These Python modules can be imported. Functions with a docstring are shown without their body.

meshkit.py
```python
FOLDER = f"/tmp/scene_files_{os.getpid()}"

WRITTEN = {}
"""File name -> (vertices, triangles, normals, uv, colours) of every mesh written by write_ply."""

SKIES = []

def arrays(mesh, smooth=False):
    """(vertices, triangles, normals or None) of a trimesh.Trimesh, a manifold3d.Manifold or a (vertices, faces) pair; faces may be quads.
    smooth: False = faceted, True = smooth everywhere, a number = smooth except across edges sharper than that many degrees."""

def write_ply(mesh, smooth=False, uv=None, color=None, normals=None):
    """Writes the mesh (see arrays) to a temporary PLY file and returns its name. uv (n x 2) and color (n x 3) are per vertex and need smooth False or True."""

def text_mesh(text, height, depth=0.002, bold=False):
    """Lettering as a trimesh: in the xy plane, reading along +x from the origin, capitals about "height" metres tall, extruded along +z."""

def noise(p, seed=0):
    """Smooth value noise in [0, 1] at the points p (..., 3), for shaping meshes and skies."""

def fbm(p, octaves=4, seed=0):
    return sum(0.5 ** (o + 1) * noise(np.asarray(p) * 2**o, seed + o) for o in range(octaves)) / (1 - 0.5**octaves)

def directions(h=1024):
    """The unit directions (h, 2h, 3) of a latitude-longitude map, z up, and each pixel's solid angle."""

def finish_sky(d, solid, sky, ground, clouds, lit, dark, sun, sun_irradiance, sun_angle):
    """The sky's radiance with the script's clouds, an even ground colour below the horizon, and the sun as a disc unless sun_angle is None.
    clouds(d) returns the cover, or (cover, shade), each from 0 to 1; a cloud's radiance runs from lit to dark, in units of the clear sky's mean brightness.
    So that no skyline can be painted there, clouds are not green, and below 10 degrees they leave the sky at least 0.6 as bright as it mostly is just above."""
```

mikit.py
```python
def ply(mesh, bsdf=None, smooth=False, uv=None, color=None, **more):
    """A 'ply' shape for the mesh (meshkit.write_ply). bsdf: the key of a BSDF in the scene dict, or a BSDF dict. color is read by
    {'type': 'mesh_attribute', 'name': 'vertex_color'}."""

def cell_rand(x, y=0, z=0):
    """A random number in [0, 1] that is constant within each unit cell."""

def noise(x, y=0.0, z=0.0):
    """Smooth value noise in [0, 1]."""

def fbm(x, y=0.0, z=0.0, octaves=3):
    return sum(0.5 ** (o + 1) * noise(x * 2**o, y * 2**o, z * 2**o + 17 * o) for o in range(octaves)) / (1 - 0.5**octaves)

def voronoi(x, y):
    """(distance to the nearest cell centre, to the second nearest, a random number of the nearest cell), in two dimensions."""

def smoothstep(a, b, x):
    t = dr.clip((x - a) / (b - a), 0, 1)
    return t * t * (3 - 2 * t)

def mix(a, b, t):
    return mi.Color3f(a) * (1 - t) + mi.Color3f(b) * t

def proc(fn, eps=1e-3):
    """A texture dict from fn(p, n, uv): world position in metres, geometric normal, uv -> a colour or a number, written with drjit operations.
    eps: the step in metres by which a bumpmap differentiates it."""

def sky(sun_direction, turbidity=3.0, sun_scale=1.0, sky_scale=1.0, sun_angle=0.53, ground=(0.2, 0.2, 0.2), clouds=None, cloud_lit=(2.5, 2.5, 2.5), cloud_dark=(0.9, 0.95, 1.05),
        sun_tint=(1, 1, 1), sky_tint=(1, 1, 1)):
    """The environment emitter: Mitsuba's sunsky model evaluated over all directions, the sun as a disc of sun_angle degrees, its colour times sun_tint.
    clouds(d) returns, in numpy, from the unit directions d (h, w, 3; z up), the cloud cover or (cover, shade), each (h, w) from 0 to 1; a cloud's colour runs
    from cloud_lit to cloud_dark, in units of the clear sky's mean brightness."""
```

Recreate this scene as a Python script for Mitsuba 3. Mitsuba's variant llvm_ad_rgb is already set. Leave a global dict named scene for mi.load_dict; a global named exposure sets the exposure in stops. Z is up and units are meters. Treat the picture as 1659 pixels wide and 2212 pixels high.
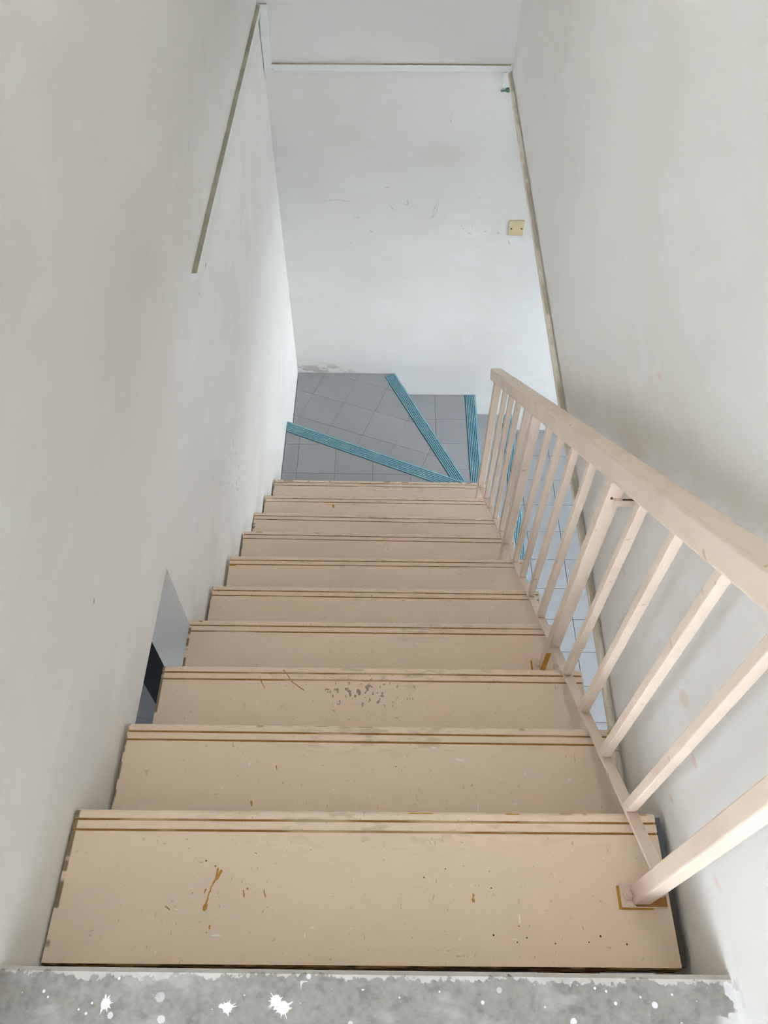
import math, random, numpy as np, trimesh, mitsuba as mi, drjit as dr, mikit
from mikit import noise, fbm, smoothstep, mix, proc
from shapely.geometry import Polygon, box as sbox, LineString
from shapely.ops import unary_union
from manifold3d import Manifold, CrossSection
random.seed(7); rng = np.random.default_rng(7)
T = mi.ScalarTransform4f
scene, labels = {'type': 'scene'}, {}
S = 1.15                      # drawing units to metres: every length below is in drawing units (a tread is 0.90 wide)

# ------------------------------------------------------------------ camera, sky, lamps, exposure
exposure = 5.73
CAM = np.array([0.47519, -0.35661, 1.28398]); FWD = np.array([-0.0017576, 0.589012, -0.808122]); UP = np.array([-0.0121665, 0.8080513, 0.5889866])
scene['camera'] = {'type': 'perspective', 'fov': 51.5533, 'fov_axis': 'x', 'near_clip': 0.02, 'far_clip': 200.0,
                   'to_world': T().look_at(origin=(CAM * S).tolist(), target=((CAM + FWD) * S).tolist(), up=UP.tolist())}
scene['sky'] = mikit.sky((-0.3, -0.5, 0.8), turbidity=4.0, sun_scale=0.0, sky_scale=1.0, ground=(0.3, 0.3, 0.3), sky_tint=(0.955, 1.0, 1.04),
                         clouds=lambda d: np.full(d.shape[:2], 0.85), cloud_lit=(2.09, 2.2, 2.29), cloud_dark=(1.75, 1.85, 1.96))

# ------------------------------------------------------------------ materials (one scene entry each)
def P(p):
    return p / S
def seg(x, y, ax, ay, bx, by, w):
    """1 within w of the segment a-b, 0 beyond"""
    dx, dy = bx - ax, by - ay
    l2 = dx * dx + dy * dy + 1e-12
    t = dr.clip(((x - ax) * dx + (y - ay) * dy) / l2, 0, 1)
    d = dr.sqrt(dr.square(x - ax - t * dx) + dr.square(y - ay - t * dy))
    return 1 - smoothstep(w * 0.75, w * 1.15, d)
def mat(name, fn, rough=0.6, spec=0.4, bump=None, bs=0.001, **more):
    b = {'type': 'principled', 'base_color': proc(fn) if callable(fn) else {'type': 'rgb', 'value': list(fn)}, 'roughness': rough, 'specular': spec, **more}
    if bump is not None:
        b = {'type': 'bumpmap', 'arbitrary': proc(bump), 'scale': bs, 'bsdf': b}
    scene[name] = {'type': 'twosided', 'bsdf': b}
    return name

WALL = (0.665, 0.658, 0.63)
def wall_base(p):
    q = P(p)
    m = fbm(q.x * 3.1 + 4, q.y * 3.1, q.z * 3.1, 3)
    c = mix(WALL, (0.62, 0.603, 0.565), smoothstep(0.45, 0.75, m) * 0.6)
    m2 = fbm(q.x * 9 + 1, q.y * 9, q.z * 14 + 3, 3)
    return mix(c, (0.69, 0.69, 0.68), smoothstep(0.55, 0.75, m2) * 0.5)
def wall_left_fn(p, n, uv):
    q = P(p); c = wall_base(p)
    s = mi.Float(0)
    for a in ((0.295, 0.1272, 0.297, 0.1272, .004), (1.455, 0.256, 1.475, 0.259, .0011), (1.40, 0.243, 1.41, 0.2445, .0009), (1.395, -0.03, 1.405, -0.03, .005), (1.28, -.03, 1.285, -.03, .003)):
        s = dr.maximum(s, seg(q.y, q.z, *a))
    sp = fbm(q.y * 120, q.z * 90, 3.0, 2)
    area = (1 - smoothstep(0.0, 0.22, dr.sqrt(dr.square(q.y - 1.22) + dr.square(q.z + 0.70))))
    s = dr.maximum(s, smoothstep(0.72, 0.80, sp) * area)
    warm = (1 - smoothstep(0.0, 0.45, dr.sqrt(dr.square(q.y - 0.75) + dr.square(q.z - 0.22)))) * fbm(q.y * 6, q.z * 6, 1., 3)
    c = mix(c, (0.60, 0.51, 0.45), warm * 0.6)
    return mix(c, (0.22, 0.21, 0.19), s * 0.6)
mat('wall_left_paint', wall_left_fn, 0.75, 0.25)
def wall_right_fn(p, n, uv):
    q = P(p); c = wall_base(p)
    s = mi.Float(0)
    for y, z, a in ((0.113, 0.177, .018), (0.0095, 0.0415, .014), (-0.128, 0.149, .013), (0.026, 0.164, .010), (0.43, 0.02, .012), (0.6, 0.36, .012)):
        wob = (fbm(q.y * 40, q.z * 40, y * 9, 2) - 0.5) * 0.018
        s = dr.maximum(s, 1 - smoothstep(a * 0.5, a, dr.sqrt(dr.square((q.y - y) * 0.8 + (q.z - z) * 0.4) + dr.square(q.z - z)) + wob))
    c = mix(c, (0.62, 0.52, 0.45), s * 0.75)
    # grey plaster flaked away where the wall meets the landing
    fl = smoothstep(0.5, 0.6, fbm(q.y * 45, q.z * 45, 9., 3)) * (1 - smoothstep(0.135, 0.165, q.z)) * smoothstep(0.10, 0.12, q.z) * (1 - smoothstep(-0.25, -0.22, q.y))
    return mix(c, (0.42, 0.42, 0.41), fl * 0.8)
mat('wall_right_paint', wall_right_fn, 0.75, 0.25)
def wall_back_fn(p, n, uv):
    q = P(p); c = wall_base(p)
    blot = fbm(q.x * 3 + 2, q.z * 3, 5., 3)
    c = mix(c, (0.63, 0.64, 0.635), smoothstep(0.5, 0.7, blot) * 0.4)
    st = (1 - smoothstep(0.0, 0.16, dr.sqrt(dr.square(q.x - 0.70) * 0.8 + dr.square((q.z + 0.51) * 1.6))))
    c = mix(c, (0.58, 0.545, 0.48), st * 0.5)
    s = mi.Float(0)
    for a in ((0.865, -.6988, .866, -.6988, .006), (.913, -.8635, .914, -.8635, .0065), (.968, -.87, .969, -.872, .006), (.686, -.716, .672, -.765, .004), (.672, -.765, .668, -.80, .003),
              (.690, -.74, .680, -.785, .003), (.717, -.318, .719, -.335, .004), (.714, -.35, .722, -.372, .002), (.55, -.70, .56, -.735, .003), (.534, -.73, .56, -.737, .003), (.453, -.654, .47, -.652, .003),
              (.19, -.72, .24, -.716, .003), (.25, -.715, .31, -.722, .0025), (.392, -.868, .40, -.875, .005), (.32, -.80, .345, -.802, .003), (.80, -.84, .81, -.85, .005), (.845, -.805, .85, -.85, .002),
              (.82, -.865, .845, -.878, .003), (1.02, -.915, 1.03, -.93, .004), (.48, -.74, .50, -.765, .003), (.30, -.93, .31, -.935, .003)):
        s = dr.maximum(s, seg(q.x, q.z, *a))
    s = s * smoothstep(0.25, 0.75, noise(q.x * 110, q.z * 110))
    base = smoothstep(0.5, 0.62, fbm(q.x * 22, q.z * 40, 2., 3)) * (1 - smoothstep(-1.715, -1.66, q.z)) * smoothstep(-1.75, -1.745, q.z) * (1 - smoothstep(.25, .32, q.x))
    c = mix(c, (0.34, 0.31, 0.26), base * 0.6)
    return mix(c, (0.38, 0.38, 0.37), s * 0.55)
mat('wall_back_paint', wall_back_fn, 0.75, 0.25)
mat('wall_plain_paint', lambda p, n, uv: wall_base(p), 0.75, 0.25)
mat('ceiling_paint', (0.8, 0.8, 0.79), 0.8, 0.2)

H, G = 0.152763, 0.193039
TAN, RAW, RAWDARK = (0.71, 0.57, 0.44), (0.42, 0.22, 0.035), (0.10, 0.055, 0.02)
CHIPS = ((0.2359, -0.0915, 0.2301, -0.1024, .0022), (0.2297, -0.0888, 0.2293, -0.1011, .0018), (0.2296, -0.0995, 0.2255, -0.110, .0017), (0.2255, -0.110, 0.223, -0.1146, .0012), (0.223, -0.1146, 0.2196, -0.1318, .0011),
         (0.2196, -0.1318, 0.2182, -0.138, .0018), (0.2185, -0.138, 0.2172, -0.1436, .0030), (0.2713, -0.1185, 0.2734, -0.1265, .0013), (0.3016, -0.1177, 0.3048, -0.1264, .0012), (0.1603, -0.1412, 0.1666, -0.1447, .0011),
         (0.2286, -0.1653, 0.2283, -0.1691, .0013), (0.2256, -0.0848, 0.2266, -0.0852, .0014), (0.1966, -0.1221, 0.197, -0.1221, .0013), (0.2251, -0.1742, 0.2255, -0.1742, .001), (0.2767, -0.1153, 0.278, -0.116, .0014),
         (0.2155, -0.117, 0.214, -0.122, .0012), (0.2845, -0.0655, 0.2848, -0.0658, .001), (0.6118, -0.1195, 0.6118, -0.1225, .0016), (0.6114, -0.1255, 0.6124, -0.1285, .0018), (0.6757, -0.1606, 0.676, -0.1606, .0014),
         (0.2598, 0.3768, 0.281, 0.3487, .0012), (0.281, 0.3487, 0.3074, 0.3304, .0012), (0.2114, 0.3558, 0.2223, 0.3345, .001), (0.283, .118, 0.284, .112, .0012), (0.245, .055, 0.2455, .048, .0015),
         (0.52, -.0035, 0.555, -.0035, .0012), (0.67, -.003, 0.69, -.003, .0012), (.897, .186, .901, .192, .004), (0.02, .577, 0.026, .5745, .003), (0.0, 0.93, 0.02, 0.93, .0035), (0.25, 1.36, 0.27, 1.355, .003), (.27, 1.50, .272, 1.49, .004),
         (0.43, .1935, .455, .1935, .0012), (0.35, .194, .37, .194, .001))
DOTS = ((0.2104, -0.0775, .0013), (0.6393, -0.1102, .0011), (0.6383, -0.1728, .0014), (0.6718, -0.1814, .001), (0.686, -0.1755, .0012), (0.7263, -0.1826, .0011), (0.7924, -0.1724, .0015), (0.7746, -0.1802, .001),
        (0.8289, -0.1822, .0014), (0.5718, -0.0846, .001), (0.5397, -0.0968, .0011), (0.04, .242, .002), (0.075, .02, .0012), (0.02, .75, .0022), (0.5, .12, .0012), (0.44, .74, .0016), (.62, .55, .0013))
def paint_fn(p, n, uv):
    q = P(p)
    m = fbm(q.x * 5, q.y * 5, q.z * 5, 3)
    c = mix(TAN, (0.71, 0.555, 0.425), smoothstep(0.45, 0.7, m) * 0.5)
    c = mix(c, (0.62, 0.52, 0.41), smoothstep(0.5, 0.75, fbm(q.x * 4 + 7, q.y * 7, q.z * 2, 3)) * 0.5)
    # how far behind the front edge of the own tread
    k = dr.floor((-q.z) / H + 0.35)
    back = k * G - q.y
    front = 1 - smoothstep(0.0, 0.075, back)
    # grey scuffing along the nosings, mostly where feet land
    foot = dr.exp(-dr.square((q.x - 0.5) / 0.26))
    sc = smoothstep(0.52, 0.74, fbm(q.x * 40, back * 140 + k * 7, k * 3.1, 3)) * foot
    c = mix(c, (0.36, 0.295, 0.19), sc * (0.05 + 0.5 * front))
    # dark flecks, thick on the third tread
    t3 = dr.exp(-dr.square((q.x - 0.43) / 0.11) - dr.square((q.y - 0.325) / 0.035)) * (1 - smoothstep(0.5, 1.0, dr.abs(k - 2)))
    fl = smoothstep(0.85, 0.89, fbm(q.x * 190, q.y * 150, k * 5 + 2.0, 2) + 0.19 * t3 + 0.03 * foot * front)
    c = mix(c, (0.20, 0.16, 0.10), fl * (0.35 + 0.5 * t3))
    # small white specks of wall paint
    w = smoothstep(0.968, 0.975, noise(q.x * 90 + 11, q.y * 90 + 5, k * 3.0))
    c = mix(c, (0.82, 0.81, 0.78), w * 0.6)
    s = mi.Float(0)
    for a in CHIPS:
        s = dr.maximum(s, seg(q.x + (noise(q.x * 300, q.y * 300) - .5) * .002, q.y, *a))
    top = smoothstep(0.5, 0.8, dr.abs(n.z))
    c = mix(c, RAW, s * top)
    d = mi.Float(0)
    for x, y, r in DOTS:
        d = dr.maximum(d, seg(q.x, q.y, x, y, x + 1e-4, y, r))
    c = mix(c, (0.07, 0.05, 0.03), d * top)
    # paint broken away along the ends by the wall
    en = smoothstep(0.45, 0.60, fbm(q.y * 60, k * 7.0, 1.0, 3)) * (1 - smoothstep(0.0015, 0.0045, q.x - 0.0005))
    c = mix(c, (0.13, 0.08, 0.03), en * top * 0.85)
    # paint worn off the very edges
    e = smoothstep(0.60, 0.68, fbm(q.x * 34, k * 9.0, q.z * 8, 3)) * (1 - smoothstep(0.001, 0.005, back))
    c = mix(c, (0.30, 0.20, 0.09), e * 0.7)
    return c
mat('tread_paint', paint_fn, 0.48, 0.4)
mat('groove_dirt', lambda p, n, uv: mix((0.30, 0.165, 0.045), (0.52, 0.40, 0.24), smoothstep(0.52, 0.70, fbm(p.x * 9, p.y * 40, p.z * 40, 3))), 0.8, 0.2)
mat('raw_wood', lambda p, n, uv: mix((0.05, 0.03, 0.012), (0.28, 0.16, 0.06), smoothstep(.45, .7, fbm(p.x * 30, p.y * 30, p.z * 60, 3))), 0.8, 0.2)
mat('bare_wood', lambda p, n, uv: mix((0.50, 0.27, 0.03), (0.34, 0.17, 0.02), fbm(p.x * 60, p.y * 60, p.z * 20, 3)), 0.6, 0.3)
mat('rust', lambda p, n, uv: mix((0.36, 0.17, 0.05), (0.20, 0.11, 0.05), fbm(p.x * 90, p.y * 90, p.z * 90, 3)), 0.8, 0.2)
def rail_fn(p, n, uv):
    q = P(p)
    c = mix((0.64, 0.53, 0.43), (0.60, 0.475, 0.39), smoothstep(.4, .7, fbm(q.x * 9, q.y * 9, q.z * 9, 3)))
    ch = smoothstep(0.925, 0.94, noise(q.x * 120, q.y * 55, q.z * 55))
    return mix(c, (0.40, 0.27, 0.12), ch * 0.5)
mat('rail_paint', rail_fn, 0.42, 0.45)
mat('slate_strip', lambda p, n, uv: mix((0.11, 0.125, 0.15), (0.085, 0.078, 0.065), smoothstep(-.06, -.16, p.y)), 0.7, 0.2)
mat('edge_white', (0.74, 0.71, 0.66), 0.5, 0.4)
mat('tile_grey', lambda p, n, uv: mix((0.315, 0.33, 0.345), (0.35, 0.355, 0.365), fbm(p.x * 6, p.y * 6, p.z * 3, 3)), 0.5, 0.25)
mat('tile_grey_pale', lambda p, n, uv: mix((0.33, 0.345, 0.36), (0.36, 0.37, 0.38), fbm(p.x * 6 + 5, p.y * 6, p.z * 3, 3)), 0.5, 0.25)
mat('grout', (0.18, 0.185, 0.19), 0.9, 0.1)
mat('step_render', (0.45, 0.46, 0.46), 0.8, 0.2)
mat('blue_nosing', lambda p, n, uv: mix((0.20, 0.40, 0.475), (0.29, 0.46, 0.515), smoothstep(.5, .75, fbm(p.x * 30, p.y * 30, p.z * 5, 3))), 0.5, 0.4)
mat('blue_groove', (0.085, 0.19, 0.235), 0.7, 0.2)
def trunk_fn(p, n, uv):
    q = P(p)
    dirt = fbm(q.x * 14, q.y * 9, q.z * 30, 3)
    c = mix((0.70, 0.73, 0.72), (0.60, 0.62, 0.60), dirt * 0.6)
    up = smoothstep(0.4, 0.8, n.z)          # dust lies on what faces up
    return mix(c, mix((0.235, 0.215, 0.15), (0.36, 0.335, 0.25), smoothstep(0.4, 0.7, dirt)), up * 0.92)
mat('trunking', trunk_fn, 0.5, 0.4)
def pipe_fn(p, n, uv):
    q = P(p)
    c = mix((0.68, 0.63, 0.55), (0.56, 0.51, 0.43), smoothstep(.45, .7, fbm(q.y * 25, q.z * 60, q.x * 60, 3)))
    return mix(c, (0.36, 0.32, 0.24), smoothstep(0.7, 0.95, n.z) * smoothstep(.35, .65, fbm(q.y * 12, q.z * 40, 4., 3)) * 0.8)
mat('trunking_cream', pipe_fn, 0.5, 0.4)
mat('green_scrap', (0.10, 0.19, 0.15), 0.6, 0.3)
mat('dark_line', (0.035, 0.033, 0.028), 0.9, 0.1)
mat('old_ivory', lambda p, n, uv: mix((0.60, 0.51, 0.31), (0.54, 0.46, 0.27), fbm(p.x * 30, p.y * 30, p.z * 30, 2)), 0.4, 0.5)
mat('brass_dark', (0.10, 0.06, 0.03), 0.5, 0.5)
mat('near_black', (0.006, 0.007, 0.009), 0.5, 0.3)
mat('window_frame_paint', (0.7, 0.71, 0.72), 0.5, 0.4)
SPLATS = ((0.1367, -0.2727, .0075, 1), (0.2879, -0.2751, .0075, 1), (0.347, -0.2672, .0085, 1), (0.3566, -0.2743, .0095, 1), (0.2029, -0.2647, .0075, .35), (0.1453, -0.2848, .0045, .6), (0.2083, -0.2882, .006, .5), (0.148, -0.2453, .0017, .8),
          (0.0573, -0.2601, .0018, .9), (0.0638, -0.2662, .0013, .9), (0.3856, -0.2405, .003, .5), (0.8165, -0.2663, .0038, .8), (0.7136, -0.2848, .005, .8), (0.6032, -0.2661, .0023, .8), (0.7681, -0.2651, .002, .8),
          (0.7447, -0.2491, .0016, .8), (0.7583, -0.2523, .0015, .8), (0.6247, -0.2527, .0035, .35), (0.12, -.272, .0014, .8), (0.105, -.279, .0012, .8), (0.115, -.283, .0016, .8), (.5, -.262, .0012, .7), (.55, -.255, .0012, .7),
          (.44, -.29, .003, .5), (.84, -.255, .0015, .7), (.68, -.27, .0013, .7), (.80, -.258, .0013, .7))
def concrete_fn(p, n, uv):
    q = P(p)
    m = fbm(q.x * 9, q.y * 12, q.z * 12, 5)
    c = mix((0.31, 0.305, 0.29), (0.41, 0.405, 0.39), smoothstep(0.25, 0.75, m))
    gr = fbm(q.x * 160, q.y * 160, 2., 3)
    c = c * (0.80 + 0.40 * gr) * mi.Color3f(0.77, 0.75, 0.715)
    c = mix(c, (0.15, 0.145, 0.13), smoothstep(0.56, 0.78, fbm(q.x * 75, q.y * 95, 2., 5)) * 0.4)
    sm = fbm(q.x * 22 + 3 + q.y * 20, q.y * 40 - q.x * 12, 4., 4)
    c = mix(c, (0.52, 0.52, 0.515), smoothstep(0.54, 0.80, sm) * 0.35)
    fine = smoothstep(0.968, 0.978, noise(q.x * 130, q.y * 130, 8.))
    c = mix(c, (0.68, 0.68, 0.66), fine * 0.7)
    ed = q.y + 0.232 + (fbm(q.x * 30, 3., 1., 3) - 0.5) * 0.012 + (fbm(q.x * 210, q.y * 210, 1., 3) - 0.5) * 0.012
    c = mix(c, (0.56, 0.54, 0.505), smoothstep(-0.0105, -0.008, ed) * (0.55 + 0.5 * fbm(q.x * 50, q.y * 50, 3., 3)))
    fl = smoothstep(0.52, 0.6, fbm(q.x * 60, q.y * 60, 6., 3)) * smoothstep(0.885, 0.905, q.x)
    c = mix(c, (0.74, 0.74, 0.74), fl * 0.8)
    s = mi.Float(0)
    for x, y, r, a in SPLATS:
        dx, dy = q.x - x, q.y - y
        d = dr.sqrt(dr.square(dx) + dr.square(dy) + 1e-10)
        if r > .004:
            ux, uy = dx / d, dy / d
            spike = noise(ux * 6.5 + x * 99, uy * 6.5 + 7)
            rr = r * (0.74 + 0.95 * dr.power(spike, 4) * (1 if a == 1 else .4))
        else:
            rr = r
        s = dr.maximum(s, (1 - smoothstep(rr * 0.85, rr * 1.1, d)) * a)
    return mix(c, (0.86, 0.87, 0.88), s)
mat('landing_concrete', concrete_fn, 0.7, 0.3)

# ------------------------------------------------------------------ helpers
def put(key, mesh, m, smooth=False):
    n, i = key, 1
    while n in scene:
        n = '%s_%03d' % (key, i); i += 1
    v, f, _ = __import__('meshkit').arrays(mesh)
    scene[n] = mikit.ply((v * S, f), m, smooth)
    return n
def tag(key, label=None, cat=None, group=None, kind=None):
    labels[key] = {k: v for k, v in (('label', label), ('category', cat), ('group', group), ('kind', kind)) if v}
    return key
def bx(x0, x1, y0, y1, z0, z1):
    b = trimesh.creation.box((x1 - x0, y1 - y0, z1 - z0)); b.apply_translation(((x0 + x1) / 2, (y0 + y1) / 2, (z0 + z1) / 2)); return b
def prism(poly, z0, z1):
    """solid over a plan polygon"""
    out = []
    for g in (poly.geoms if hasattr(poly, 'geoms') else [poly]):
        if g.is_empty or g.geom_type != 'Polygon': continue
        e = trimesh.creation.extrude_polygon(g, z1 - z0); e.apply_translation((0, 0, z0)); out.append(e)
    return trimesh.util.concatenate(out)
def extrude_along(prof, a, b, up=(0, 0, 1)):
    """profile points (s, t): s to the side, t along 'up', carried straight from a to b"""
    a, b = np.array(a, float), np.array(b, float); d = (b - a) / np.linalg.norm(b - a)
    u = np.array(up, float); s = np.cross(d, u); s /= np.linalg.norm(s); t = np.cross(s, d)
    e = trimesh.creation.extrude_polygon(Polygon(prof), np.linalg.norm(b - a))
    v = e.vertices
    w = a + v[:, :1] * s + v[:, 1:2] * t + v[:, 2:3] * d
    m = trimesh.Trimesh(w, e.faces, process=False)
    if m.volume < 0: m.invert()
    return m
def rrect(w, h, r, n=4, cx=0, cy=0):
    pts = []
    for k, (sx, sy) in enumerate(((1, 1), (-1, 1), (-1, -1), (1, -1))):
        for i in range(n + 1):
            a = math.pi / 2 * (k + i / n)
            pts.append((cx + sx * (w / 2 - r) + r * math.cos(a), cy + sy * (h / 2 - r) + r * math.sin(a)))
    return pts
def cut(mesh, *tools):
    m = Manifold(__import__('manifold3d').Mesh(mesh.vertices.astype(np.float32), mesh.faces.astype(np.uint32)))
    for t in tools:
        m = m - Manifold(__import__('manifold3d').Mesh(t.vertices.astype(np.float32), t.faces.astype(np.uint32)))
    return m
def cyl(c, r, h, n=20, axis=(0, 0, 1)):
    m = trimesh.creation.cylinder(r, h, sections=n); m.apply_transform(trimesh.geometry.align_vectors((0, 0, 1), axis)); m.apply_translation(c); return m
def slab(poly, z0, z1, bev):
    """plan polygon with a chamfered top edge"""
    inner = poly.buffer(-bev, join_style=2)
    if inner.is_empty or inner.geom_type != 'Polygon' or poly.geom_type != 'Polygon': return prism(poly, z0, z1)
    a = Manifold.hull(Manifold.compose([Manifold.extrude(CrossSection([np.array(poly.exterior.coords)[:-1]], __import__('manifold3d').FillRule.EvenOdd), z1 - bev - z0).translate((0, 0, z0)),
        Manifold.extrude(CrossSection([np.array(inner.exterior.coords)[:-1]], __import__('manifold3d').FillRule.EvenOdd), bev * 0.5).translate((0, 0, z1 - bev * 0.5))]))
    return a

# ------------------------------------------------------------------ the setting
XL, YF, ZF = -0.0065, 2.7791, -2.1834          # left wall plane, far wall plane, lower floor
zA, zB, zC, zD = -1.5728, -1.7462, -1.9032, -2.0558
ZL = 0.13                                       # landing floor
YJ, ZOL, ZOR = 0.5726, -0.211, -0.186           # jamb of the lower left wall, underside of the floors left and right
CEIL, XE, XW, YB = 2.25, 3.1, -2.3, -3.2
def xr(y): return 0.9195 + 0.01905 * y / 3
def wall(key, mesh, m): return tag(put(key, mesh, m), kind='structure')

# left wall: above the stairs it starts at the floor's underside, beyond the jamb it goes down to the lower floor
yz = Polygon([(-0.36, ZOL), (YJ, ZOL), (YJ, ZF - .05), (YF + .02, ZF - .05), (YF + .02, CEIL), (-0.36, CEIL)])
def sheet_yz(poly, x0, x1):
    e = trimesh.creation.extrude_polygon(poly, x1 - x0)
    w = np.stack([e.vertices[:, 2] + x0, e.vertices[:, 0], e.vertices[:, 1]], 1)
    m = trimesh.Trimesh(w, e.faces, process=False)
    if m.volume < 0: m.invert()
    return m
wall('wall_left', sheet_yz(yz, -0.1215, XL), 'wall_left_paint')
# right wall: its lower edge hangs free over the lower room
rw = Polygon([(xr(YB), YB), (xr(YF + .01), YF + .01), (xr(YF) + .11, YF + .01), (xr(YB) + .11, YB)])
wall('wall_right', prism(rw, ZOR, CEIL), 'wall_right_paint')
wall('wall_back', bx(-0.1215, XE + .1, YF, YF + .12, ZF - .05, CEIL), 'wall_back_paint')
wall('ceiling', bx(XW - .1, 1.03, YB - .1, YF + .1, CEIL, CEIL + .1), 'ceiling_paint')
# floors of the upper storey (landing slab and what it rests on)
lip = [(-0.232, ZL - .010), (-0.2335, ZL - .004), (-0.238, ZL)]
land = sheet_yz(Polygon([(YB, ZOL), (-0.234, ZOL), (-0.234, ZL - .03)] + lip + [(YB, ZL)]), XW, 0.925)
wall('floor_landing', land, 'landing_concrete')
wall('floor_upper_left', bx(XW, -0.1215, -0.234, 2.0, ZOL, ZL), 'ceiling_paint')
wall('floor_upper_right', bx(1.0, XE, YB, YF, ZOR, ZL), 'ceiling_paint')
# lower floor
wall('floor', bx(XW, XE, YB, YF, ZF - .12, ZF - .008), 'grout')
# outer walls with window openings
def opening_wall(key, full, *holes): return wall(key, cut(full, *holes), 'wall_plain_paint')
opening_wall('wall_east', bx(XE, XE + .14, YB, YF, ZF - .1, ZOR + .05), bx(XE - .1, XE + .3, -2.4, 2.35, ZF + .80, ZOR - .32))
opening_wall('wall_south', bx(XW, XE, YB - .14, YB, ZF - .1, CEIL), bx(-1.9, 0.7, YB - .3, YB + .1, ZL + .35, CEIL - .15), bx(-0.7, 0.7, YB - .3, YB + .1, ZF + .6, ZOR - .2))
opening_wall('wall_west', bx(XW - .14, XW, YB, 2.1, ZF - .1, CEIL), bx(XW - .3, XW + .1, -1.3, -0.5, ZF + 1.0, ZOL - .3), bx(XW - .3, XW + .1, -2.5, -1.6, ZL + .35, CEIL - .2))
wall('wall_lower_left', bx(XW, -0.1215, 2.0, 2.1, ZF - .1, ZOL + .05), 'wall_plain_paint')
wall('wall_upper_left', bx(XW, -0.1215, -0.36, -0.26, ZL, CEIL), 'wall_plain_paint')

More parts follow.
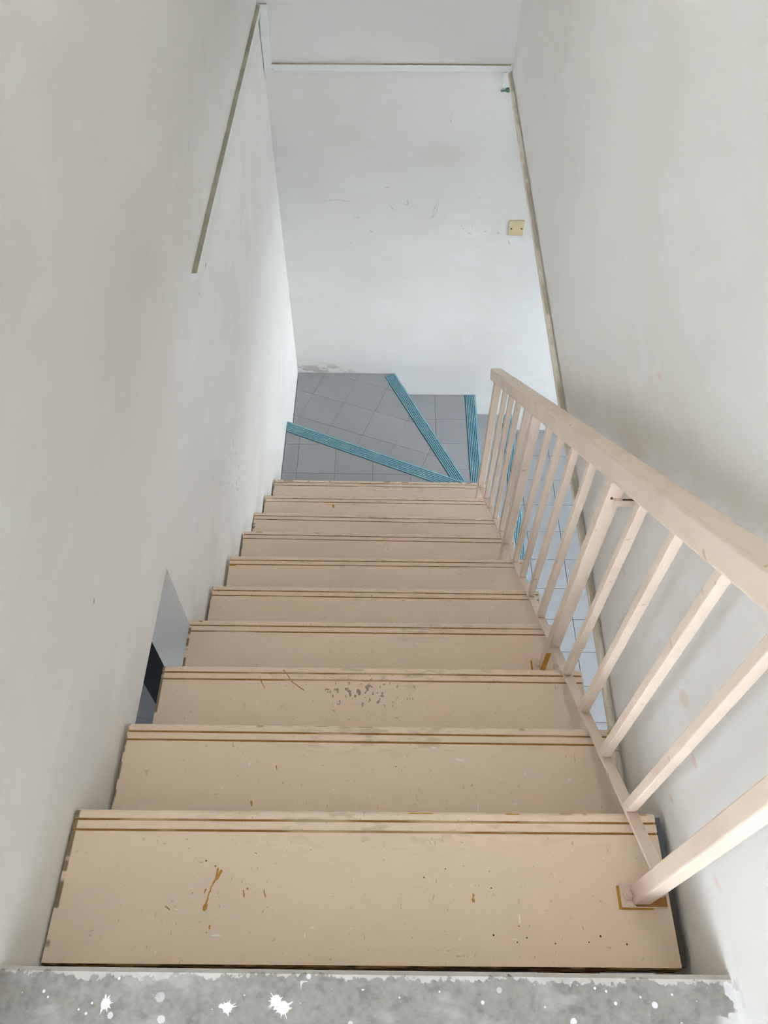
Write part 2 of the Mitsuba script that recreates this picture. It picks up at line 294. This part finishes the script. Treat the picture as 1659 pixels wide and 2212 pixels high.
# tiles of the lower floor, those the stairwell shows: each one a piece
TS = 0.1752
def tile_polys(region, origin, ang, ts=TS, gap=0.0014):
    e1 = np.array((math.cos(ang), math.sin(ang))); e2 = np.array((-e1[1], e1[0])); o = np.array(origin)
    c = np.array(region.exterior.coords) - o; a, b = c @ e1 / ts, c @ e2 / ts
    for i in range(math.floor(a.min()), math.ceil(a.max())):
        for j in range(math.floor(b.min()), math.ceil(b.max())):
            g = gap / 2 / ts
            q = Polygon([o + ts * (u * e1 + v * e2) for u, v in ((i + g, j + g), (i + 1 - g, j + g), (i + 1 - g, j + 1 - g), (i + g, j + 1 - g))]).intersection(region)
            if q.geom_type == 'Polygon' and q.area > 2e-5: yield q
def tiles(holder, region, z, origin, ang=0.0, gap=0.0010):
    for q in tile_polys(region, origin, ang, gap=gap):
        dz = (rng.random() - .5) * 0.0008
        put(holder + '__tile', slab(q, z - .0075, z + dz, .0012), ('tile_grey', 'tile_grey_pale')[int(rng.random() < .4)])

XS, YS = XL + .003, YF - .003
A_LINE = [(XS, 2.258), (0.855, 1.887)]
polyA = Polygon([(XS, 1.42), (0.93, 1.42), (0.93, 1.855), (0.855, 1.887), A_LINE[0]])
polyB = Polygon([A_LINE[0], A_LINE[1], (0.93, 1.855), (0.945, 1.862), (0.5126, YS), (XS, YS)])
polyC = Polygon([(0.5126, YS), (0.945, 1.862), (1.04, 1.96), (0.9633, 2.165), (0.9633, YS)])
polyD = Polygon([(0.9633, YS), (0.9633, 2.165), (1.04, 1.96), (0.945, 1.862), (0.93, 1.855), (0.93, 1.42), (1.176, 1.42), (1.187, YS)])
tiles('floor', sbox(1.182, 1.25, 2.35, YF).union(sbox(1.19, 0.85, 2.35, YF)).convex_hull.intersection(sbox(1.188, .85, 2.35, YF)), ZF, (1.4035, 2.0561), 0.0, 0.0024)
tiles('floor', sbox(-1.35, 0.35, -0.128, 1.95), ZF, (-0.70, 1.0))

# ------------------------------------------------------------------ tiled winder steps at the foot of the flight
def nosing(key, pts, z, w=0.055, side=1):
    """ribbed strip along a polyline, its outer edge on the line, the ribs parallel to it"""
    line, clip = LineString(pts), sbox(XS, 0, 3, YS)
    def band(a, b):
        p = line.buffer(side * b, single_sided=True, join_style=2).intersection(clip)
        return p.difference(line.buffer(side * a, single_sided=True, join_style=2).buffer(1e-5)) if a > 0 else p
    base = put(key, prism(band(0, w), z, z + .0025), 'blue_groove')
    ms = []
    n = 6
    for i in range(n):
        a = w * (i + 0.10) / n; b = w * (i + 0.62) / n
        ms.append(prism(band(a if i else 0.0, b), z + .0024, z + .006))
    lipb = line.buffer(-side * 0.004, single_sided=True, join_style=2).intersection(clip)
    ms.append(prism(lipb, z - .028, z + .0055))
    put(base + '__ribs', trimesh.util.concatenate(ms), 'blue_nosing')
    return base
def winder(label, poly, z, origin, ang, nose, side, hide=None):
    key = 'winder_step'
    i = 1
    while key in labels: key = 'winder_step_%03d' % i; i += 1
    tag(key, label, 'step', 'tiled winder steps')
    put(key + '__body', prism(poly, ZF - .006, z - .006), 'step_render')
    strip = LineString(nose).buffer(side * 0.055, single_sided=True, join_style=2)
    top = poly.difference(strip.buffer(.0015)).difference(LineString(nose).buffer(.003))
    for g in (top.geoms if hasattr(top, 'geoms') else [top]):
        if g.geom_type == 'Polygon' and g.area > 1e-4: tiles(key, g, z, origin, ang)
    put(key + '__grout', prism(poly, z - .006, z - .0022), 'grout')
    nosing(key + '__nosing_strip', nose, z - .0022, side=side)
winder('highest grey tiled winder step, directly below the last wooden tread, with a blue ribbed nosing', polyA, zA, (0.2385, 1.9424), 0.0, [(XS, 2.2555), (0.93, 1.8545)], -1)
e1 = np.array((math.cos(math.radians(-20.2)), math.sin(math.radians(-20.2)))); e2 = np.array((-e1[1], e1[0]))
winder('large corner winder step of grey tiles laid askew against the left and far walls', polyB, zB, tuple(-0.4735 * e1 + 2.487 * e2), math.radians(-20.2), [(0.5126, YS), (0.945, 1.862)], -1)
winder('narrow wedge-shaped grey tiled step below the far wall, between two blue nosings', polyC, zC, (0.7405, 2.595), 0.0, [(0.9633, YS), (0.9633, 2.165), (1.04, 1.96)], -1)
winder('lowest grey tiled step, just above the lower floor behind the balusters', polyD, zD, (1.0535, 2.50), 0.0, [(1.187, YS), (1.176, 1.42)], -1)

# ------------------------------------------------------------------ the wooden flight
tag('stair_flight', 'straight open flight of beige painted wooden treads between white walls', 'stairs')
LX = {1: -.0029, 2: .0010, 3: -.0015, 4: -.0024, 5: .0018, 6: .0029, 7: .0003, 8: -.0030, 9: .0007, 10: .001}
FRONT = {1: (-.0028, .0014), 2: (.1959, .1960), 3: (.3848, .3867), 4: (.5786, .5796), 5: (.7677, .7658), 6: (.9641, .9654), 7: (1.1632, 1.1577), 8: (1.3515, 1.3421), 9: (1.5468, 1.5440), 10: (1.7476, 1.7440)}
RX = {1: .9018, 2: .9009, 3: .9017, 4: .8975, 5: .8988, 6: .9011, 7: .9035, 8: .8985, 9: .90, 10: .90}
TD, TT = 0.2125, 0.042
GW, GD = 0.0034, 0.004
def tread_profile():
    r = 0.007
    pts = [(TD, 0)] + [(TD, -TT), (r, -TT)] + [(r - r * math.sin(a), -TT + r - r * math.cos(a)) for a in np.linspace(0, math.pi / 2, 5)]
    pts += [(r - r * math.cos(a), -r + r * math.sin(a)) for a in np.linspace(0, math.pi / 2, 6)]
    for g in (0.0158, 0.0315):
        pts += [(g - GW / 2 - .0007, 0), (g - GW / 2, -.0007), (g - GW / 2, -GD), (g + GW / 2, -GD), (g + GW / 2, -.0007), (g + GW / 2 + .0007, 0)]
    return pts
def tread_sheet(prof, k, s0=0.0, s1=1.0, dx0=0.0, dx1=0.0):
    """extrude a (depth, z) profile across tread k"""
    z = -(k - 1) * H
    e = trimesh.creation.extrude_polygon(Polygon(prof).buffer(0), 1.0)
    v = e.vertices; s = s0 + (s1 - s0) * v[:, 2]
    x = LX[k] + dx0 + (RX[k] + dx1 - LX[k] - dx0) * s
    y = FRONT[k][0] + (FRONT[k][1] - FRONT[k][0]) * s - v[:, 0]
    m = trimesh.Trimesh(np.stack([x, y, v[:, 1] + z], 1), e.faces, process=False)
    if m.volume < 0: m.invert()
    return m
for k in range(1, 11):
    t = put('stair_flight__tread', tread_sheet(tread_profile(), k), 'tread_paint')
    for g in (0.0158, 0.0315):
        put(t + '__groove', tread_sheet([(g - GW / 2, -GD), (g + GW / 2, -GD), (g + GW / 2, -GD + .0012), (g - GW / 2, -GD + .0012)], k, .002, .998), 'groove_dirt')
    # raw rear edge of the board
    put(t + '__rear_edge', tread_sheet([(TD, -.0015), (TD + .0018, -.003), (TD + .0018, -TT), (TD, -TT)], k), 'raw_wood')
    if k == 1:
        put(t + '__side_strip', bx(RX[1] + .0015, RX[1] + .009, FRONT[1][1] - TD + .002, FRONT[1][1] - .006, -.05, -.004), 'slate_strip')
    if k in (3, 4, 5, 6, 7, 8):
        z = -(k - 1) * H
        put(t + '__end_lipping', bx(RX[k], RX[k] + .003, FRONT[k][1] - TD + .01, FRONT[k][1] - .008, z - TT, z - .0008), 'edge_white')
# two cut strings under the treads carry them
zz = [(-(k - 1) * H - TT) for k in range(1, 11)]
saw = []
for k in range(1, 11):
    y1 = (k - 1) * G - .022; y0 = y1 - G
    saw += [(y0, zz[k - 1]), (y1, zz[k - 1])]
saw = [(-0.2335, zz[0])] + saw[1:]
lowp = [(saw[-1][0], zA - .008 if False else zz[-1] - .09), (1.40, zz[-1] - .16), (-0.2335, zz[0] - .20)]
for x in (0.10, 0.745):
    put('stair_flight__string', sheet_yz(Polygon(saw + lowp).buffer(0), x, x + .05), 'raw_wood')

# ------------------------------------------------------------------ the balustrade
tag('stair_railing', 'beige painted stair railing with a thick handrail, thin square balusters and bolted posts', 'railing')
RXC, M0 = 0.8585, -0.7832
rail_z = lambda y: 0.1070 + M0 * (y + 0.1075)            # top of the bottom rail
MH = -0.7975
hand_lo = lambda y: 0.628 + MH * y                        # underside of the handrail
BY = [-0.1074, 0.003, 0.12, 0.2377, 0.3543, 0.469, 0.5893, 0.70, 0.8061, 0.9064, 1.0227 + .012, 1.1494, 1.2658, 1.371, 1.4753, 1.610]
# handrail
dv = np.array((0, 1, MH)); dv = dv / np.linalg.norm(dv); hh = 0.055 / math.sqrt(1 + MH * MH); 
nv = np.array((0, -dv[2], dv[1]))
ya, yb_ = -0.20, 1.672
pa = np.array((0.859, ya, hand_lo(ya))); pb = np.array((0.859, yb_, hand_lo(yb_)))
put('stair_railing__handrail', extrude_along(rrect(0.042, hh, 0.007, 5, 0, hh / 2), pa, pb), 'rail_paint', 40)
# bottom rail
pa = np.array((RXC + .001, BY[0], rail_z(BY[0]))); pb = np.array((RXC + .001, BY[15], rail_z(BY[15])))
put('stair_railing__bottom_rail', extrude_along(rrect(0.019, 0.006, 0.0012, 2, 0, -.003), pa, pb), 'rail_paint')
POSTS = {0: (-0.118, 1), 5: (0.466, 4), 10: (1.045, 7), 15: (1.625, 10)}
def bar(x, y, w, z0, z1fn, lean=0.0):
    """square bar with eased corners, its top cut to the slope of the handrail"""
    m = trimesh.creation.extrude_polygon(Polygon(rrect(w, w, w * .1, 2, x, y)), 1.0)
    v = m.vertices.copy(); top = v[:, 2] > .5
    v[:, 2] = np.where(top, z1fn(v[:, 1]) + .001, z0)
    return trimesh.Trimesh(v, m.faces, process=False)
for i in range(16):
    if i in POSTS:
        y, k = POSTS[i]; zt = -(k - 1) * H
        po = put('stair_railing__post', bar(RXC, y, .0265, zt + .004, hand_lo), 'rail_paint')
        pw = 0.066
        if i in (0, 5):
            px0, px1, py0, py1 = 0.829, 0.8955, y - .017, y + .017
            pl = put('stair_railing__base_plate', bx(px0, px1, py0, py1, zt + .0015, zt + .0062), 'rail_paint')
            put(pl + '__bare_patch', bx(px0 - .0035, px1 - .02, py0 - .0022, py1 - .004, zt + .0002, zt + .0012), 'bare_wood')
            put(pl + '__bolt', trimesh.util.concatenate([cyl((px0 + .010, y - .002, zt + .0085), .0065, .006, 6), cyl((px0 + .010, y - .002, zt + .0125), .0036, .006, 10)]), 'rail_paint')
            put(pl + '__bolt', trimesh.util.concatenate([cyl((px1 - .008, y + .002, zt + .0085), .0065, .006, 6), cyl((px1 - .008, y + .002, zt + .0125), .0036, .006, 10)]), 'rail_paint')
            if i == 0:
                bare = Polygon([(.850, py0 + .001), (.8953, py0 + .001), (.8953, py0 + .016), (.872, py0 + .010), (.858, py0 + .009), (.846, py0 + .006)])
                put(pl + '__bare_patch', prism(bare, zt + .006, zt + .0066), 'rust')
            wl = trimesh.creation.icosphere(1, .006); w2 = []
            for q in range(9):
                b = wl.copy(); b.apply_scale((1, .8, .35 + .3 * rng.random())); b.apply_translation((RXC - .015 - .004 * rng.random(), y - .013 + .003 * q, zt + .005)); w2.append(b)
            put(pl + '__weld_bead', trimesh.util.concatenate(w2), 'rail_paint', True)
        if i == 5:
            put(po + '__bare_patch', bx(RXC - .0135, RXC - .002, y - .01375, y - .013, zt + .006, zt + .095), 'bare_wood')
        if i == 15:
            put(po + '__bare_patch', bx(RXC - .0138, RXC - .004, y - .0138, y - .0130, zt + .005, zt + .013), 'bare_wood')
    else:
        y = BY[i]; w = .0155 + .001 * rng.random()
        b = bar(RXC + .002 * (rng.random() - .5), y, w, 0, hand_lo)
        v = b.vertices.copy(); lo = v[:, 2] < .0001 if False else np.arange(len(v)) < 0
        base = trimesh.creation.extrude_polygon(Polygon(rrect(w, w, w * .1, 2, RXC, y)), 1.0)
        bv = base.vertices.copy(); t = bv[:, 2] > .5
        bv[:, 2] = np.where(t, hand_lo(bv[:, 1]) + .001, rail_z(bv[:, 1]) - .0005)
        put('stair_railing__baluster', trimesh.Trimesh(bv, base.faces, process=False), 'rail_paint')
# flat strap from the second post to the wall
put('stair_railing__wall_bracket', bx(RXC + .000, xr(.46) - .0002, 0.4465, 0.4522, 0.205, 0.221), 'rail_paint')
put('stair_railing__wall_bracket__slot', bx(RXC + .014, .905, 0.4478, 0.4508, 0.2209, 0.2214), 'raw_wood')
put('stair_railing__wall_bracket__bolt', cyl((RXC - .004, 0.4515, 0.222), .0022, .003, 10, (0, 1, 0)), 'brass_dark')

# ------------------------------------------------------------------ trunking, wall plate, gap view
def trunk_run(key, a, b, face, w, h, m='trunking', r=.0015):
    """mini trunking: h = height of the visible face, w = how far it stands off the wall. face = direction away from the wall"""
    a, b, face = (np.array(q, float) for q in (a, b, face))
    d = (b - a) / np.linalg.norm(b - a)
    t = np.cross(d, face); 
    e = trimesh.creation.extrude_polygon(Polygon(rrect(h, w, r, 2, 0, w / 2)), np.linalg.norm(b - a)); v = e.vertices
    mm = trimesh.Trimesh(a + v[:, :1] * t + v[:, 1:2] * face + v[:, 2:3] * d, e.faces, process=False)
    if mm.volume < 0: mm.invert()
    return put(key, mm, m)
tag('cable_trunking', 'white plastic cable trunking along the left wall and across the far wall', 'cable trunking')
TW, TH = 0.014, 0.024
zt = 0.046
n_seg = 5; ys = np.linspace(1.255, YF - .001, n_seg + 1); wob = [0, .002, -.001, .002, -.001, 0]
left = []
trunk_run('cable_trunking__left_run', (XL, 1.255, zt - .002), (XL, 1.50, zt + .001), (1, 0, 0), TW, .020)
trunk_run('cable_trunking__left_run', (XL, 1.50, zt + .001), (XL, YF - .0005, zt - .001), (1, 0, 0), TW, .020)
trunk_run('cable_trunking__corner_drop', (XL + .0205, YF, zt + .012), (XL + .0165, YF, -.180), (0, -1, 0), TW * .9, .030)
trunk_run('cable_trunking__far_run', (XL + .026, YF, -.1575), (0.928, YF, -.153), (0, -1, 0), TW, TH)
trunk_run('cable_trunking__short_drop', (0.918, YF, -.166), (0.918, YF, -.222), (0, -1, 0), TW * .9, .030)
put('cable_trunking__cable', extrude_along(rrect(.006, .006, .002, 3), (0.902, YF - .007, -.2385), (0.936, YF - .007, -.236)), 'green_scrap')
put('cable_trunking__cable', trimesh.creation.icosphere(2, .009).apply_translation((0.928, YF - .009, -.233)), 'green_scrap', True)
put('cable_trunking__screw', cyl((XL + .034, YF - TW - .0005, -.163), .0035, .002, 12, (0, 1, 0)), 'trunking_cream')
tag('edge_trunking', 'cream trunking along the lower edge of the right wall, dusty on top', 'cable trunking')
ysr = [-0.0, 0.16, 0.245, 0.70, 1.30, 2.0, YF - .002]
def wr(y, z): return (xr(y) - .0035, y, z)
for a, b in zip(ysr[:-1], ysr[1:]):
    trunk_run('edge_trunking__run', wr(a, -.1775), wr(b - .0008, -.1775), (-1, 0, 0), .0135, .019, 'trunking_cream', .005)
tag('wall_plate', 'yellowed blank electrical plate with two screws on the far white wall', 'wall plate')
pc = np.array((1.0455, YF, -.841)); pw, ph = .068, .077
pl = trimesh.creation.extrude_polygon(Polygon(rrect(pw, ph, .004, 3)), .009)
v = pl.vertices.copy(); fr = v[:, 2] > .004; v[fr, :2] *= .95
put('wall_plate__plate', trimesh.Trimesh(np.stack([pc[0] + v[:, 0], pc[1] - v[:, 2], pc[2] + v[:, 1]], 1), pl.faces[:, ::-1], process=False), 'old_ivory')
put('wall_plate__cable_outlet', bx(pc[0] - .012, pc[0] - .005, pc[1] - .0105, pc[1] - .008, pc[2] - .008, pc[2] + .008), 'old_ivory')
for dx in (-.022, .024):
    put('wall_plate__screw', cyl((pc[0] + dx, pc[1] - .0095, pc[2]), .0036, .0025, 12, (0, 1, 0)), 'brass_dark')
tag('cupboard', 'black cupboard in the lower room, seen through the gap beside the stairs', 'cupboard')
cx0, cx1, cy0, cy1 = -0.469, -0.125, 0.944, 1.30
put('cupboard__body', bx(cx0, cx1, cy0, cy1, ZF, ZOL - .15), 'near_black')
put('cupboard__door', bx(cx0 + .004, cx1 - .004, cy0 - .016, cy0 - .001, ZF + .06, ZOL - .16), 'near_black')

# ------------------------------------------------------------------ windows of the two storeys (frames only: they stand open to the overcast sky)
def window(key, axis, c, lo, hi, z0, z1, n):
    ms = []
    f = 0.035
    cols = np.linspace(lo, hi, n + 1)
    parts = [(lo, hi, z0, z0 + f), (lo, hi, z1 - f, z1)] + [(q - f / 2 if 0 < i < n else (q if i == 0 else q - f), q + f / 2 if 0 < i < n else (q + f if i == 0 else q), z0, z1) for i, q in enumerate(cols)]
    for a, b, p, q in parts:
        ms.append(bx(c, c + .05, a, b, p, q) if axis == 'x' else bx(a, b, c, c + .05, p, q))
    tag(put(key, trimesh.util.concatenate(ms), 'window_frame_paint'), kind='structure')
window('window_1', 'x', XE + .04, -2.4, 2.35, ZF + .80, ZOR - .32, 6)
window('window_2', 'y', YB - .09, -1.9, 0.7, ZL + .35, CEIL - .15, 3)
window('window_3', 'y', YB - .09, -0.7, 0.7, ZF + .6, ZOR - .2, 2)

# ------------------------------------------------------------------ ceiling lamp over the stairs (its light is part of it)
tag('ceiling_lamp', 'long white fluorescent ceiling lamp above the stairs', 'ceiling lamp')
put('ceiling_lamp__housing', bx(0.39, 0.53, 0.35, 1.65, CEIL - .05, CEIL - .001), 'window_frame_paint')
tube = put('ceiling_lamp__tube', bx(0.42, 0.50, 0.38, 1.62, CEIL - .075, CEIL - .051), 'window_frame_paint')
scene[tube]['emitter'] = {'type': 'area', 'radiance': {'type': 'rgb', 'value': [0.36, 0.35, 0.33]}}
window('window_4', 'x', XW - .09, -1.3, -0.5, ZF + 1.0, ZOL - .3, 2)
window('window_5', 'x', XW - .09, -2.5, -1.6, ZL + .35, CEIL - .2, 2)
